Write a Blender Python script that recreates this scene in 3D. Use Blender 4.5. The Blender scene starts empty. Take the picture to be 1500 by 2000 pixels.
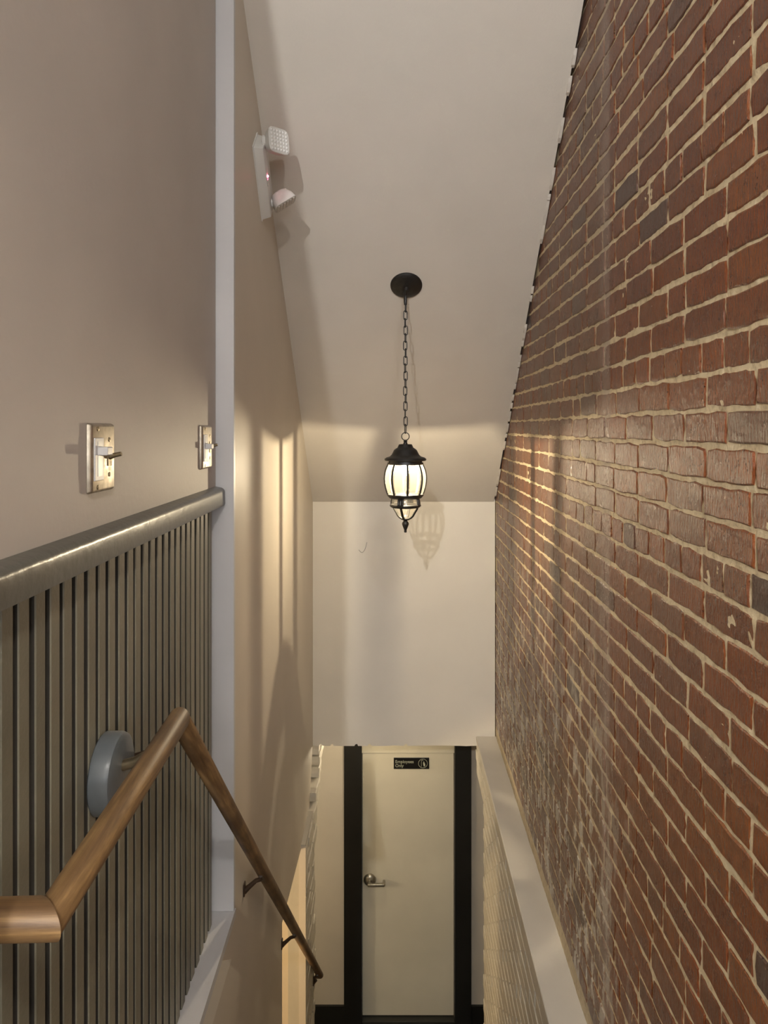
import bpy, bmesh, math, random
from mathutils import Vector, Matrix

random.seed(11)
S = bpy.context.scene
COL = S.collection

# ------------------------------------------------------------------ camera
cam_d = bpy.data.cameras.new('camera')
cam_d.sensor_fit = 'VERTICAL'
cam_d.sensor_height = 36.0
cam_d.lens = 36.0 * 1450.0 / 2000.0
cam_d.shift_x = -0.014
cam_d.shift_y = -0.082
cam_d.clip_start = 0.02
cam = bpy.data.objects.new('camera', cam_d)
cam.rotation_euler = (math.pi / 2, 0, 0)
COL.objects.link(cam)
S.camera = cam

# ------------------------------------------------------------------ world, exposure
w = bpy.data.worlds.new('world'); S.world = w
w.use_nodes = True
w.node_tree.nodes['Background'].inputs[0].default_value = (0.9, 0.95, 1.0, 1)
w.node_tree.nodes['Background'].inputs[1].default_value = 0.02
S.view_settings.view_transform = 'Standard'
S.view_settings.look = 'None'
S.view_settings.gamma = 1.0
S.view_settings.use_curve_mapping = False
S.view_settings.exposure = 2.0

# light levels (W)
P_LANTERN = 10.5
P_CEIL_A = 110.0
P_FILL = 11.0
P_CEIL_B = 21.0
P_HALL3 = 2.0
P_HALL = 7.3
P_HALL2 = 10.0

def lamp_point(name, loc, power, col, r):
    l = bpy.data.lights.new(name, 'POINT'); l.energy = power; l.color = col; l.shadow_soft_size = r
    o = bpy.data.objects.new(name, l); o.location = loc; COL.objects.link(o); return o
def lamp_area(name, loc, rot, power, col, sx, sy):
    l = bpy.data.lights.new(name, 'AREA'); l.energy = power; l.color = col
    l.shape = 'RECTANGLE'; l.size = sx; l.size_y = sy
    o = bpy.data.objects.new(name, l); o.location = loc; o.rotation_euler = rot; COL.objects.link(o); return o

# cool fill area light added behind the camera, no window known there
FILL_POS = (0.95, -3.9, 0.35)
lamp_area('cool_fill', FILL_POS, (math.pi / 2, 0, 0), P_FILL, (0.86, 0.93, 1.0), 1.1, 1.5)
# bulb of the landing ceiling lamp behind the camera
LA = (-0.63, -2.8, 1.46)
lamp_point('landing_lamp_bulb', LA, P_CEIL_A, (1.0, 0.985, 0.965), 0.022)
LB = (0.38, -0.9, 1.47)
lamp_point('stair_head_lamp_bulb', LB, P_CEIL_B, (1.0, 0.97, 0.93), 0.06)
# bulbs in the lower hall, left of the stairs
lamp_point('hall_lamp_bulb', (-1.9, 4.65, -2.9), P_HALL, (1.0, 0.85, 0.62), 0.06)
LH = (-0.22, 5.12, -2.11)
lamp_point('hall_ceiling_bulb', LH, P_HALL3, (1.0, 0.84, 0.60), 0.04)
lamp_point('passage_lamp_bulb', (-1.35, 3.1, -2.6), P_HALL2, (1.0, 0.74, 0.42), 0.06)

# ------------------------------------------------------------------ geometry constants
F = 1450.0; CX = 778.0; CY = 836.0
XR = 0.62                                   # brick face
D_S = 4.73                                  # front of the end wall above the door hall
def XL(d): return -0.4688 - 0.0161 * d      # stair wall face
def XP(d): return XL(d) - 0.053             # panelled wall face
ANG = math.atan(0.0161)
SLOPE = 0.815
def ceil_z(d): return -0.47 + SLOPE * (D_S - d)
Z_LAND = -1.482
Z_LEDGE = -1.964
Z_FLOOR = -4.60
Z_SOF = -2.026
D_T = 2.276
D_DOOR = 5.66
Z_UP = 1.6

# ------------------------------------------------------------------ materials
def mat(name):
    m = bpy.data.materials.new(name); m.use_nodes = True
    nt = m.node_tree
    return m, nt, nt.nodes['Principled BSDF']
def N(nt, typ, **kw):
    n = nt.nodes.new(typ)
    for k, v in kw.items():
        if k.startswith('i_'):
            key = k[2:]
            key = int(key) if key.isdigit() else key.replace('_', ' ')
            n.inputs[key].default_value = v
        else: setattr(n, k, v)
    return n
def L(nt, a, b): nt.links.new(a, b)
def ramp(nt, stops):
    r = nt.nodes.new('ShaderNodeValToRGB')
    el = r.color_ramp.elements
    while len(el) < len(stops): el.new(0.5)
    for e, (p, c) in zip(el, stops):
        e.position = p; e.color = (*c, 1) if len(c) == 3 else c
    return r
def mapping(nt, coord, scale):
    mp = N(nt, 'ShaderNodeMapping'); mp.inputs['Scale'].default_value = scale
    L(nt, coord, mp.inputs['Vector']); return mp.outputs[0]
def mixc(nt, fac, a, b, mode='MIX'):
    m = N(nt, 'ShaderNodeMix', data_type='RGBA', blend_type=mode)
    if hasattr(fac, 'type') or hasattr(fac, 'is_linked'): L(nt, fac, m.inputs[0])
    else: m.inputs[0].default_value = fac
    for v, i in ((a, 6), (b, 7)):
        if hasattr(v, 'is_linked'): L(nt, v, m.inputs[i])
        else: m.inputs[i].default_value = (*v, 1)
    return m.outputs[2]
def math_(nt, op, a, b=None, c=None, clamp=False):
    m = N(nt, 'ShaderNodeMath', operation=op, use_clamp=clamp)
    for i, v in enumerate((a, b, c)):
        if v is None: continue
        if hasattr(v, 'is_linked'): L(nt, v, m.inputs[i])
        else: m.inputs[i].default_value = v
    return m.outputs[0]
def maprange(nt, v, a, b, c=0.0, d=1.0):
    m = N(nt, 'ShaderNodeMapRange'); L(nt, v, m.inputs[0])
    for i, x in enumerate((a, b, c, d)): m.inputs[1 + i].default_value = x
    return m.outputs[0]

def paint(name, col, rough=0.5, var=0.06, bump=0.15, scale=60, spec=0.5):
    m, nt, b = mat(name)
    geo = N(nt, 'ShaderNodeNewGeometry')
    n1 = N(nt, 'ShaderNodeTexNoise', i_Scale=3.0, i_Detail=5.0)
    L(nt, geo.outputs['Position'], n1.inputs['Vector'])
    lo = tuple(c * (1 - var) for c in col); hi = tuple(min(1, c * (1 + var)) for c in col)
    r = ramp(nt, [(0.3, lo), (0.7, hi)]); L(nt, n1.outputs[0], r.inputs[0])
    L(nt, r.outputs[0], b.inputs['Base Color'])
    b.inputs['Roughness'].default_value = rough
    b.inputs['Specular IOR Level'].default_value = spec
    n2 = N(nt, 'ShaderNodeTexNoise', i_Scale=float(scale), i_Detail=4.0)
    L(nt, geo.outputs['Position'], n2.inputs['Vector'])
    bp = N(nt, 'ShaderNodeBump', i_Strength=bump, i_Distance=0.002)
    L(nt, n2.outputs[0], bp.inputs['Height']); L(nt, bp.outputs[0], b.inputs['Normal'])
    return m

M_CEIL = paint('ceiling_paint', (0.66, 0.62, 0.56), 0.6, 0.03, 0.25, 140)
M_END = paint('end_wall_paint', (0.70, 0.66, 0.58), 0.5, 0.03, 0.12, 90)
M_STAIR = paint('stair_wall_paint', (0.60, 0.54, 0.455), 0.48, 0.03, 0.10, 25, 0.3)
M_UPPER = paint('upper_wall_paint', (0.48, 0.44, 0.40), 0.55, 0.05, 0.25, 70, 0.3)
M_TRIM = paint('trim_paint', (0.56, 0.56, 0.57), 0.4, 0.06, 0.2, 60)
M_PANEL = paint('panelling_paint', (0.195, 0.180, 0.130), 0.42, 0.18, 0.35, 120)
_nt = M_PANEL.node_tree; _b = _nt.nodes['Principled BSDF']; _src = _b.inputs['Base Color'].links[0].from_socket
_oi = N(_nt, 'ShaderNodeObjectInfo'); _hs = N(_nt, 'ShaderNodeHueSaturation'); L(_nt, _src, _hs.inputs['Color'])
L(_nt, maprange(_nt, _oi.outputs['Random'], 0.0, 1.0, 0.78, 1.22), _hs.inputs['Value']); L(_nt, _hs.outputs[0], _b.inputs['Base Color'])
M_RAILCAP = paint('chair_rail_paint', (0.095, 0.093, 0.078), 0.3, 0.2, 0.5, 35)
M_GROOVE_SHADE = paint('groove_shade_paint', (0.030, 0.025, 0.018), 0.7, 0.3, 0.4, 120)
M_ROSE = paint('rosette_paint', (0.12, 0.135, 0.145), 0.32, 0.2, 0.3, 50)
M_DOOR = paint('door_paint', (0.60, 0.555, 0.43), 0.45, 0.05, 0.1, 60)
M_DWALL = paint('hall_wall_paint', (0.54, 0.495, 0.415), 0.5, 0.04, 0.2, 60)
M_BEIGE = paint('passage_wall_paint', (0.62, 0.53, 0.40), 0.5, 0.04, 0.2, 60)
M_BLACK = paint('black_paint', (0.008, 0.008, 0.007), 0.45, 0.2, 0.2, 60)
M_SILL = paint('dark_sill_paint', (0.02, 0.02, 0.015), 0.5, 0.2, 0.2, 60)
M_FLOOR = paint('dark_floor', (0.03, 0.028, 0.02), 0.5, 0.3, 0.3, 40)
M_TREAD = paint('stair_tread_paint', (0.16, 0.13, 0.10), 0.5, 0.2, 0.3, 40)
M_WHITEPL = paint('white_plastic', (0.62, 0.61, 0.58), 0.35, 0.02, 0.05, 60)
M_SWITCHW = paint('switch_white_plastic', (0.58, 0.57, 0.57), 0.4, 0.02, 0.05, 60)
M_IRON = paint('black_iron', (0.012, 0.011, 0.010), 0.42, 0.2, 0.35, 160)
M_BROWNIRON = paint('brown_iron', (0.05, 0.028, 0.016), 0.4, 0.25, 0.3, 90)
M_WBRICK = paint('white_painted_brick', (0.60, 0.56, 0.47), 0.5, 0.10, 0.6, 60)
M_WMORT = paint('white_painted_mortar', (0.50, 0.46, 0.38), 0.6, 0.10, 0.6, 60)
M_SIGN = paint('sign_black', (0.006, 0.006, 0.006), 0.35, 0.05, 0.05, 60)
M_SIGNT = paint('sign_lettering', (0.42, 0.43, 0.33), 0.5, 0.05, 0.0, 60)
M_LEDGE = paint('ledge_paint', (0.62, 0.58, 0.50), 0.45, 0.06, 0.25, 40)

def metal(name, col, rough):
    m, nt, b = mat(name)
    geo = N(nt, 'ShaderNodeNewGeometry')
    n1 = N(nt, 'ShaderNodeTexNoise', i_Scale=60.0, i_Detail=5.0)
    L(nt, geo.outputs['Position'], n1.inputs['Vector'])
    r = ramp(nt, [(0.3, tuple(c * 0.7 for c in col)), (0.7, col)]); L(nt, n1.outputs[0], r.inputs[0])
    L(nt, r.outputs[0], b.inputs['Base Color'])
    b.inputs['Metallic'].default_value = 0.9
    rr = ramp(nt, [(0.3, (rough + .15,) * 3), (0.7, (rough,) * 3)]); L(nt, n1.outputs[0], rr.inputs[0])
    L(nt, rr.outputs[0], b.inputs['Roughness'])
    return m
M_PLATE = metal('worn_switch_plate_metal', (0.52, 0.46, 0.37), 0.36)
M_BRASS = metal('aged_brass', (0.30, 0.24, 0.15), 0.35)
M_NICKEL = metal('satin_nickel', (0.45, 0.42, 0.34), 0.28)

def emis(name, col, st):
    m, nt, b = mat(name)
    b.inputs['Base Color'].default_value = (*col, 1)
    b.inputs['Emission Color'].default_value = (*col, 1)
    b.inputs['Emission Strength'].default_value = st
    return m
M_LED = emis('red_led', (1.0, 0.12, 0.25), 18.0)
M_BULB = emis('warm_bulb', (1.0, 0.80, 0.50), 30.0)

def wood():
    m, nt, b = mat('worn_oak')
    tc = N(nt, 'ShaderNodeTexCoord')
    v = mapping(nt, tc.outputs['Object'], (55, 55, 4.0))
    n1 = N(nt, 'ShaderNodeTexNoise', i_Scale=1.0, i_Detail=7.0, i_Roughness=0.65, i_Distortion=0.6)
    L(nt, v, n1.inputs['Vector'])
    r = ramp(nt, [(0.25, (0.05, 0.024, 0.010)), (0.5, (0.17, 0.095, 0.037)), (0.72, (0.33, 0.20, 0.08))])
    L(nt, n1.outputs[0], r.inputs[0])
    n2 = N(nt, 'ShaderNodeTexNoise', i_Scale=5.0, i_Detail=4.0); L(nt, tc.outputs['Object'], n2.inputs['Vector'])
    dark = mixc(nt, maprange(nt, n2.outputs[0], 0.42, 0.60, 0.0, 0.7), r.outputs[0], (0.065, 0.033, 0.014))
    L(nt, dark, b.inputs['Base Color'])
    b.inputs['Roughness'].default_value = 0.5
    bp = N(nt, 'ShaderNodeBump', i_Strength=0.25, i_Distance=0.002)
    L(nt, n1.outputs[0], bp.inputs['Height']); L(nt, bp.outputs[0], b.inputs['Normal'])
    return m
M_WOOD = wood()

def stain_fields(nt, geo):
    """shared masks on the old brick wall: a drip stripe, a dusty film beyond it, plaster residue low down"""
    sep = N(nt, 'ShaderNodeSeparateXYZ'); L(nt, geo.outputs['Position'], sep.inputs[0])
    y, z = sep.outputs[1], sep.outputs[2]
    vs = mapping(nt, geo.outputs['Position'], (1, 26, 8.0))
    streak = N(nt, 'ShaderNodeTexNoise', i_Scale=1.0, i_Detail=5.0, i_Roughness=0.6); L(nt, vs, streak.inputs['Vector'])
    film = maprange(nt, y, 2.16, 2.2)
    stripe = math_(nt, 'MULTIPLY', maprange(nt, y, 2.165, 2.185), maprange(nt, y, 2.30, 2.23))
    low = math_(nt, 'MULTIPLY', maprange(nt, z, -0.45, -1.4), maprange(nt, y, 1.9, 2.4))
    resid = math_(nt, 'MULTIPLY', low, maprange(nt, streak.outputs[0], 0.52, 0.57))
    return y, z, streak.outputs[0], film, stripe, resid

def brick_mat():
    m, nt, b = mat('old_red_brick')
    geo = N(nt, 'ShaderNodeNewGeometry'); oi = N(nt, 'ShaderNodeObjectInfo')
    rnd = math_(nt, 'FRACT', math_(nt, 'ADD', oi.outputs['Random'], geo.outputs['Random Per Island']))
    r = ramp(nt, [(0.0, (0.245, 0.070, 0.020)), (0.25, (0.195, 0.053, 0.015)), (0.5, (0.255, 0.082, 0.023)),
                  (0.75, (0.185, 0.056, 0.020)), (0.92, (0.190, 0.072, 0.032)), (1.0, (0.085, 0.056, 0.044))])
    L(nt, rnd, r.inputs[0])
    n1 = N(nt, 'ShaderNodeTexNoise', i_Scale=28.0, i_Detail=6.0, i_Roughness=0.65); L(nt, geo.outputs['Position'], n1.inputs['Vector'])
    c = mixc(nt, maprange(nt, n1.outputs[0], 0.35, 0.7, 0.0, 0.55), r.outputs[0], (0.095, 0.034, 0.018))
    # small dark pits
    vo = N(nt, 'ShaderNodeTexVoronoi', i_Scale=95.0); L(nt, geo.outputs['Position'], vo.inputs['Vector'])
    pit = maprange(nt, vo.outputs['Distance'], 0.10, 0.22, 1.0, 0.0)
    n3 = N(nt, 'ShaderNodeTexNoise', i_Scale=9.0, i_Detail=3.0); L(nt, geo.outputs['Position'], n3.inputs['Vector'])
    pit = math_(nt, 'MULTIPLY', pit, maprange(nt, n3.outputs[0], 0.5, 0.62))
    c = mixc(nt, math_(nt, 'MULTIPLY', pit, 0.8), c, (0.02, 0.010, 0.007))
    y, z, streak, film, stripe, resid = stain_fields(nt, geo)
    c = mixc(nt, math_(nt, 'MULTIPLY', film, maprange(nt, n3.outputs[0], 0.3, 0.7, 0.15, 0.5)), c, (0.15, 0.112, 0.075))
    c = mixc(nt, math_(nt, 'MULTIPLY', stripe, maprange(nt, n3.outputs[0], 0.35, 0.65, 0.35, 0.8)), c, (0.33, 0.22, 0.17))
    c = mixc(nt, math_(nt, 'MULTIPLY', resid, 0.92), c, (0.60, 0.54, 0.44))
    L(nt, c, b.inputs['Base Color'])
    # combed vertical texture of the pressed face + sealer gloss
    vs = mapping(nt, geo.outputs['Position'], (60, 150, 38))
    cb = N(nt, 'ShaderNodeTexNoise', i_Scale=1.0, i_Detail=4.0, i_Roughness=0.6); L(nt, vs, cb.inputs['Vector'])
    h = math_(nt, 'ADD', math_(nt, 'MULTIPLY', cb.outputs[0], 0.8), math_(nt, 'MULTIPLY', n1.outputs[0], 0.7))
    h = math_(nt, 'SUBTRACT', h, pit)
    bp = N(nt, 'ShaderNodeBump', i_Strength=1.0, i_Distance=0.0065)
    L(nt, h, bp.inputs['Height']); L(nt, bp.outputs[0], b.inputs['Normal'])
    L(nt, maprange(nt, n1.outputs[0], 0.3, 0.7, 0.18, 0.30), b.inputs['Roughness'])
    b.inputs['Specular IOR Level'].default_value = 0.48
    return m
M_BRICK = brick_mat()

def mortar_mat():
    m, nt, b = mat('cream_lime_mortar')
    geo = N(nt, 'ShaderNodeNewGeometry')
    n1 = N(nt, 'ShaderNodeTexNoise', i_Scale=40.0, i_Detail=6.0, i_Roughness=0.7); L(nt, geo.outputs['Position'], n1.inputs['Vector'])
    r = ramp(nt, [(0.28, (0.46, 0.35, 0.20)), (0.5, (0.78, 0.65, 0.42)), (0.75, (0.86, 0.76, 0.55))])
    L(nt, n1.outputs[0], r.inputs[0])
    y, z, streak, film, stripe, resid = stain_fields(nt, geo)
    c = mixc(nt, math_(nt, 'MULTIPLY', film, 0.25), r.outputs[0], (0.26, 0.21, 0.15))
    c = mixc(nt, math_(nt, 'MULTIPLY', stripe, 0.5), c, (0.50, 0.42, 0.36))
    L(nt, c, b.inputs['Base Color'])
    b.inputs['Roughness'].default_value = 0.8
    bp = N(nt, 'ShaderNodeBump', i_Strength=0.9, i_Distance=0.006)
    L(nt, n1.outputs[0], bp.inputs['Height']); L(nt, bp.outputs[0], b.inputs['Normal'])
    return m
M_MORTAR = mortar_mat()

def glass_mat(name, milk):
    m, nt, b = mat(name)
    nt.nodes.remove(b)
    out = nt.nodes['Material Output']
    geo = N(nt, 'ShaderNodeNewGeometry')
    tr = N(nt, 'ShaderNodeBsdfTransparent'); tr.inputs[0].default_value = (1.0, 0.97, 0.9, 1)
    tl = N(nt, 'ShaderNodeBsdfTranslucent'); tl.inputs[0].default_value = (0.95, 0.90, 0.76, 1)
    gl = N(nt, 'ShaderNodeBsdfGlossy'); gl.inputs['Roughness'].default_value = 0.08
    m1 = N(nt, 'ShaderNodeMixShader'); m1.inputs[0].default_value = milk
    L(nt, tr.outputs[0], m1.inputs[1]); L(nt, tl.outputs[0], m1.inputs[2])
    m2 = N(nt, 'ShaderNodeMixShader'); m2.inputs[0].default_value = 0.07
    L(nt, m1.outputs[0], m2.inputs[1]); L(nt, gl.outputs[0], m2.inputs[2])
    L(nt, m2.outputs[0], out.inputs['Surface'])
    return m
M_GLASS = glass_mat('seeded_lantern_glass', 0.022)
def bevel_mat():
    m, nt, b = mat('bevelled_glass_edge')
    nt.nodes.remove(b); out = nt.nodes['Material Output']
    tr = N(nt, 'ShaderNodeBsdfTransparent'); gl = N(nt, 'ShaderNodeBsdfGlass'); gl.inputs['Roughness'].default_value = 0.12
    gl.inputs['Color'].default_value = (1.0, 0.96, 0.86, 1)
    mx = N(nt, 'ShaderNodeMixShader'); mx.inputs[0].default_value = 0.75
    L(nt, tr.outputs[0], mx.inputs[1]); L(nt, gl.outputs[0], mx.inputs[2]); L(nt, mx.outputs[0], out.inputs['Surface'])
    return m
M_BEVEL = bevel_mat()

def bulb_glass():
    m, nt, b = mat('lit_bulb_glass')
    nt.nodes.remove(b); out = nt.nodes['Material Output']
    tr = N(nt, 'ShaderNodeBsdfTransparent')
    em = N(nt, 'ShaderNodeEmission'); em.inputs[0].default_value = (1.0, 0.82, 0.52, 1); em.inputs[1].default_value = 26.0
    ad = N(nt, 'ShaderNodeMixShader'); ad.inputs[0].default_value = 0.35
    L(nt, tr.outputs[0], ad.inputs[1]); L(nt, em.outputs[0], ad.inputs[2]); L(nt, ad.outputs[0], out.inputs['Surface'])
    return m
M_LITBULB = bulb_glass()

def lens_mat():
    m, nt, b = mat('prismatic_lens')
    b.inputs['Base Color'].default_value = (0.75, 0.74, 0.72, 1); b.inputs['Roughness'].default_value = 0.12
    return m
M_LENS = lens_mat()

# ------------------------------------------------------------------ mesh helpers
def finish(name, bm, m, parent=None, smooth=False, loc=None):
    me = bpy.data.meshes.new(name)
    bmesh.ops.recalc_face_normals(bm, faces=bm.faces[:])
    bm.to_mesh(me); bm.free()
    if smooth:
        for p in me.polygons: p.use_smooth = True
        try: me.set_sharp_from_angle(angle=math.radians(38))
        except Exception: pass
    me.materials.append(m)
    o = bpy.data.objects.new(name, me)
    COL.objects.link(o)
    if parent is not None: o.parent = parent
    if loc is not None: o.location = loc
    return o
def tag(o, label, cat, kind=None, group=None):
    o['label'] = label; o['category'] = cat
    if kind: o['kind'] = kind
    if group: o['group'] = group
    return o
def empty(name, loc=(0, 0, 0), rot=None):
    o = bpy.data.objects.new(name, None); o.location = loc; o.empty_display_size = 0.05
    if rot is not None: o.rotation_euler = rot
    COL.objects.link(o); return o
def box(bm, a, b, bev=0.0, seg=2):
    vs = [bm.verts.new((x, y, z)) for x in (a[0], b[0]) for y in (a[1], b[1]) for z in (a[2], b[2])]
    fs = [(0, 1, 3, 2), (4, 6, 7, 5), (0, 4, 5, 1), (2, 3, 7, 6), (0, 2, 6, 4), (1, 5, 7, 3)]
    faces = [bm.faces.new([vs[i] for i in f]) for f in fs]
    if bev:
        es = list({e for f in faces for e in f.edges})
        bmesh.ops.bevel(bm, geom=es, offset=bev, segments=seg, profile=0.5, affect='EDGES')
def boxo(name, a, b, m, parent=None, bev=0.0, seg=2, smooth=False):
    bm = bmesh.new(); box(bm, a, b, bev, seg); return finish(name, bm, m, parent, smooth)
def prism(bm, poly, off):
    """poly: list of 3D points (planar), extruded by vector off"""
    off = Vector(off)
    a = [bm.verts.new(p) for p in poly]; b = [bm.verts.new(Vector(p) + off) for p in poly]
    bm.faces.new(a); bm.faces.new(b[::-1])
    n = len(poly)
    for i in range(n): bm.faces.new((a[i], a[(i + 1) % n], b[(i + 1) % n], b[i]))
def frame(p0, p1):
    z = (Vector(p1) - Vector(p0)).normalized()
    up = Vector((1, 0, 0)) if abs(z.x) < 0.9 else Vector((0, 1, 0))
    x = up.cross(z).normalized(); y = z.cross(x)
    return Matrix(((x.x, y.x, z.x), (x.y, y.y, z.y), (x.z, y.z, z.z)))
def tube(bm, pts, rad, seg=10, closed=False, cap=True):
    pts = [Vector(p) for p in pts]; n = len(pts); rings = []
    rads = rad if isinstance(rad, (list, tuple)) else [rad] * n
    ref = None
    for i in range(n):
        if closed: t = pts[(i + 1) % n] - pts[i - 1]
        else: t = pts[min(i + 1, n - 1)] - pts[max(i - 1, 0)]
        t.normalize()
        if ref is None:
            ref = Vector((0, 0, 1)) if abs(t.z) < 0.9 else Vector((1, 0, 0))
        u = (ref - t * ref.dot(t)).normalized(); ref = u; v = t.cross(u)
        rings.append([bm.verts.new(pts[i] + (u * math.cos(2 * math.pi * k / seg) + v * math.sin(2 * math.pi * k / seg)) * rads[i]) for k in range(seg)])
    m = n if closed else n - 1
    for i in range(m):
        a, b = rings[i], rings[(i + 1) % n]
        for k in range(seg): bm.faces.new((a[k], a[(k + 1) % seg], b[(k + 1) % seg], b[k]))
    if cap and not closed:
        bm.faces.new(rings[0]); bm.faces.new(rings[-1])
def lathe(bm, prof, seg=32, a0=0.0, a1=None, M=None):
    full = a1 is None
    a1 = a0 + 2 * math.pi if full else a1
    cols = seg if full else seg + 1
    rings = []
    for r, z in prof:
        ring = []
        for k in range(cols):
            a = a0 + (a1 - a0) * k / seg
            p = Vector((r * math.cos(a), r * math.sin(a), z))
            ring.append(bm.verts.new(M @ p if M is not None else p))
        rings.append(ring)
    for i in range(len(prof) - 1):
        a, b = rings[i], rings[i + 1]
        for k in range(seg):
            k2 = (k + 1) % cols
            bm.faces.new((a[k], a[k2], b[k2], b[k]))
    return rings
def latheo(name, prof, m, parent, seg=32, M=None, smooth=True, cap=False):
    bm = bmesh.new(); r = lathe(bm, prof, seg, M=M)
    if cap: bm.faces.new(r[0]); bm.faces.new(r[-1])
    bmesh.ops.remove_doubles(bm, verts=bm.verts[:], dist=1e-6)
    return finish(name, bm, m, parent, smooth)
def struct(o, label, cat): return tag(o, label, cat, 'structure')

# ================================================================== STRUCTURE
# sloping ceiling over the stairs
bm = bmesh.new()
d0 = D_S - (Z_UP + 0.47) / SLOPE
n = Vector((0, SLOPE, 1)).normalized() * 0.10
prism(bm, [(-0.75, d0, ceil_z(d0)), (XR - 0.012, d0, ceil_z(d0)), (XR - 0.012, D_S + 0.02, ceil_z(D_S + 0.02)), (-0.75, D_S + 0.02, ceil_z(D_S + 0.02))], n)
ceiling = struct(finish('ceiling', bm, M_CEIL), 'off-white sloping ceiling above the stairwell', 'ceiling')
# ragged plaster fringe where the ceiling meets the brick
for q in range(46):
    d = 2.15 + q * 0.056 + random.uniform(-.02, .02)
    if random.random() < 0.30 or d > D_S - 0.05: continue
    l = random.uniform(0.012, 0.045); h = random.uniform(0.003, 0.008)
    bm = bmesh.new()
    x0 = XR - 0.013
    prism(bm, [(x0 - 0.003, d - l, ceil_z(d - l) + 0.002), (x0 - 0.003, d + l, ceil_z(d + l) + 0.002), (x0 - 0.003, d + l * .4, ceil_z(d + l * .4) - h), (x0 - 0.003, d - l * .5, ceil_z(d - l * .5) - h * .7)], (0.012, 0, 0))
    finish('plaster_fringe', bm, M_CEIL, ceiling)

# end wall above the door hall, ragged lower edge
bm = bmesh.new()
poly = [(-0.62, D_S, -0.452), (XR - 0.004, D_S, -0.452), (XR - 0.004, D_S, Z_LEDGE - 0.004), (0.52, D_S, Z_SOF)]
xs = 0.52
while xs > -0.55:
    xs -= random.uniform(0.03, 0.07)
    poly.append((xs, D_S, Z_SOF + random.uniform(-0.003, 0.004)))
    if random.random() < 0.25:
        poly.append((xs - 0.006, D_S, Z_SOF + 0.014)); poly.append((xs - 0.018, D_S, Z_SOF + 0.010)); poly.append((xs - 0.024, D_S, Z_SOF)); xs -= .03
poly.append((-0.62, D_S, Z_SOF))
prism(bm, poly, (0, 0.11, 0))
end_wall = struct(finish('wall_end', bm, M_END), 'white plaster wall hanging over the lower doorway behind the lantern', 'wall')
bm = bmesh.new()
cp = [(-0.252 + 0.03 * t, D_S - 0.0006, -0.775 - 0.018 * math.sin(t * 2.4) + (0.022 * max(0, t - 1.15) ** 2 * 4)) for t in [k / 8 for k in range(0, 15)]]
tube(bm, cp, 0.0011, 5); finish('hairline_crack', bm, M_SILL, end_wall)

# left stair wall (slightly out of parallel), doorway to a side passage cut in its lower part
def LP(d, z, off=0.0): return (XL(d) + off, d, z)
top = ceil_z
outline = [(0.2, Z_LAND - 0.03), (0.2, Z_FLOOR), (3.337, Z_FLOOR), (3.337, -2.225), (4.075, -2.31), (4.52, -2.31), (4.60, -2.20), (4.70, -2.03), (D_S + .1, -2.03), (D_S + .1, -0.4), (D_S, ceil_z(D_S) + .03), (2.28, ceil_z(2.28) + .03), (2.28, Z_LAND - 0.03)]
bm = bmesh.new(); prism(bm, [LP(d, z) for d, z in outline], (-0.12, 0, 0))
stair_wall = struct(finish('wall_stair', bm, M_STAIR), 'glossy tan stairwell wall carrying the emergency light', 'wall')
# upper plaster wall above the panelling
bm = bmesh.new()
prism(bm, [(XP(0.1), 0.1, -0.2), (XP(2.268), 2.268, -0.2), (XP(2.268), 2.268, Z_UP), (XP(0.1), 0.1, Z_UP)], (-0.10, 0, 0))
struct(finish('wall_left', bm, M_UPPER), 'taupe plaster wall above the dark panelling with two switches', 'wall')

# tongue-and-groove panelling, one object per board
bm = bmesh.new()
prism(bm, [(XP(0.1) - .0135, 0.1, Z_LAND), (XP(2.274) - .0135, 2.274, Z_LAND), (XP(2.274) - .0135, 2.274, -0.19), (XP(0.1) - .0135, 0.1, -0.19)], (-0.08, 0, 0))
panelling = struct(finish('wall_panelling', bm, M_PANEL), 'dark olive-grey beadboard panelling below the chair rail', 'panelling')
PIT = 0.0492
prof = [(-0.0222, -0.014), (-0.0222, -0.0010), (-0.0208, 0.0012), (0.0078, 0.0012), (0.0090, -0.0004), (0.0094, -0.0125), (0.0136, -0.0125), (0.0140, -0.0042), (0.0158, -0.0024), (0.0176, -0.0042), (0.0180, -0.0125), (0.0222, -0.0130), (0.0222, -0.014)]
plank_meshes = []
for v in range(4):
    bm = bmesh.new()
    lo = [bm.verts.new((x + random.uniform(-.0004, .0004) - v * 0.0004, y, Z_LAND)) for y, x in prof]
    hi = [bm.verts.new((x - v * 0.0004, y, -0.20)) for y, x in prof]
    for i in range(len(prof) - 1):
        fc = bm.faces.new((lo[i], lo[i + 1], hi[i + 1], hi[i]))
        if i in (0, 4, 5, 6, 9, 10, 11): fc.material_index = 1      # groove faces coloured near-black to stand in for groove shade
    bm.faces.new(hi)
    me = bpy.data.meshes.new('plank'); bmesh.ops.recalc_face_normals(bm, faces=bm.faces[:]); bm.to_mesh(me); bm.free(); me.materials.append(M_PANEL); me.materials.append(M_GROOVE_SHADE)
    plank_meshes.append(me)
g0 = 1.0065 + PIT / 2 - 0.004
for k in range(-12, 26):
    d = g0 + PIT * k
    if d < 0.2 or d + PIT * .5 > 2.277: continue
    o = bpy.data.objects.new('plank', random.choice(plank_meshes))
    o.location = (XP(d), d, 0); o.rotation_euler = (0, 0, ANG)
    COL.objects.link(o); o.parent = panelling
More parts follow.
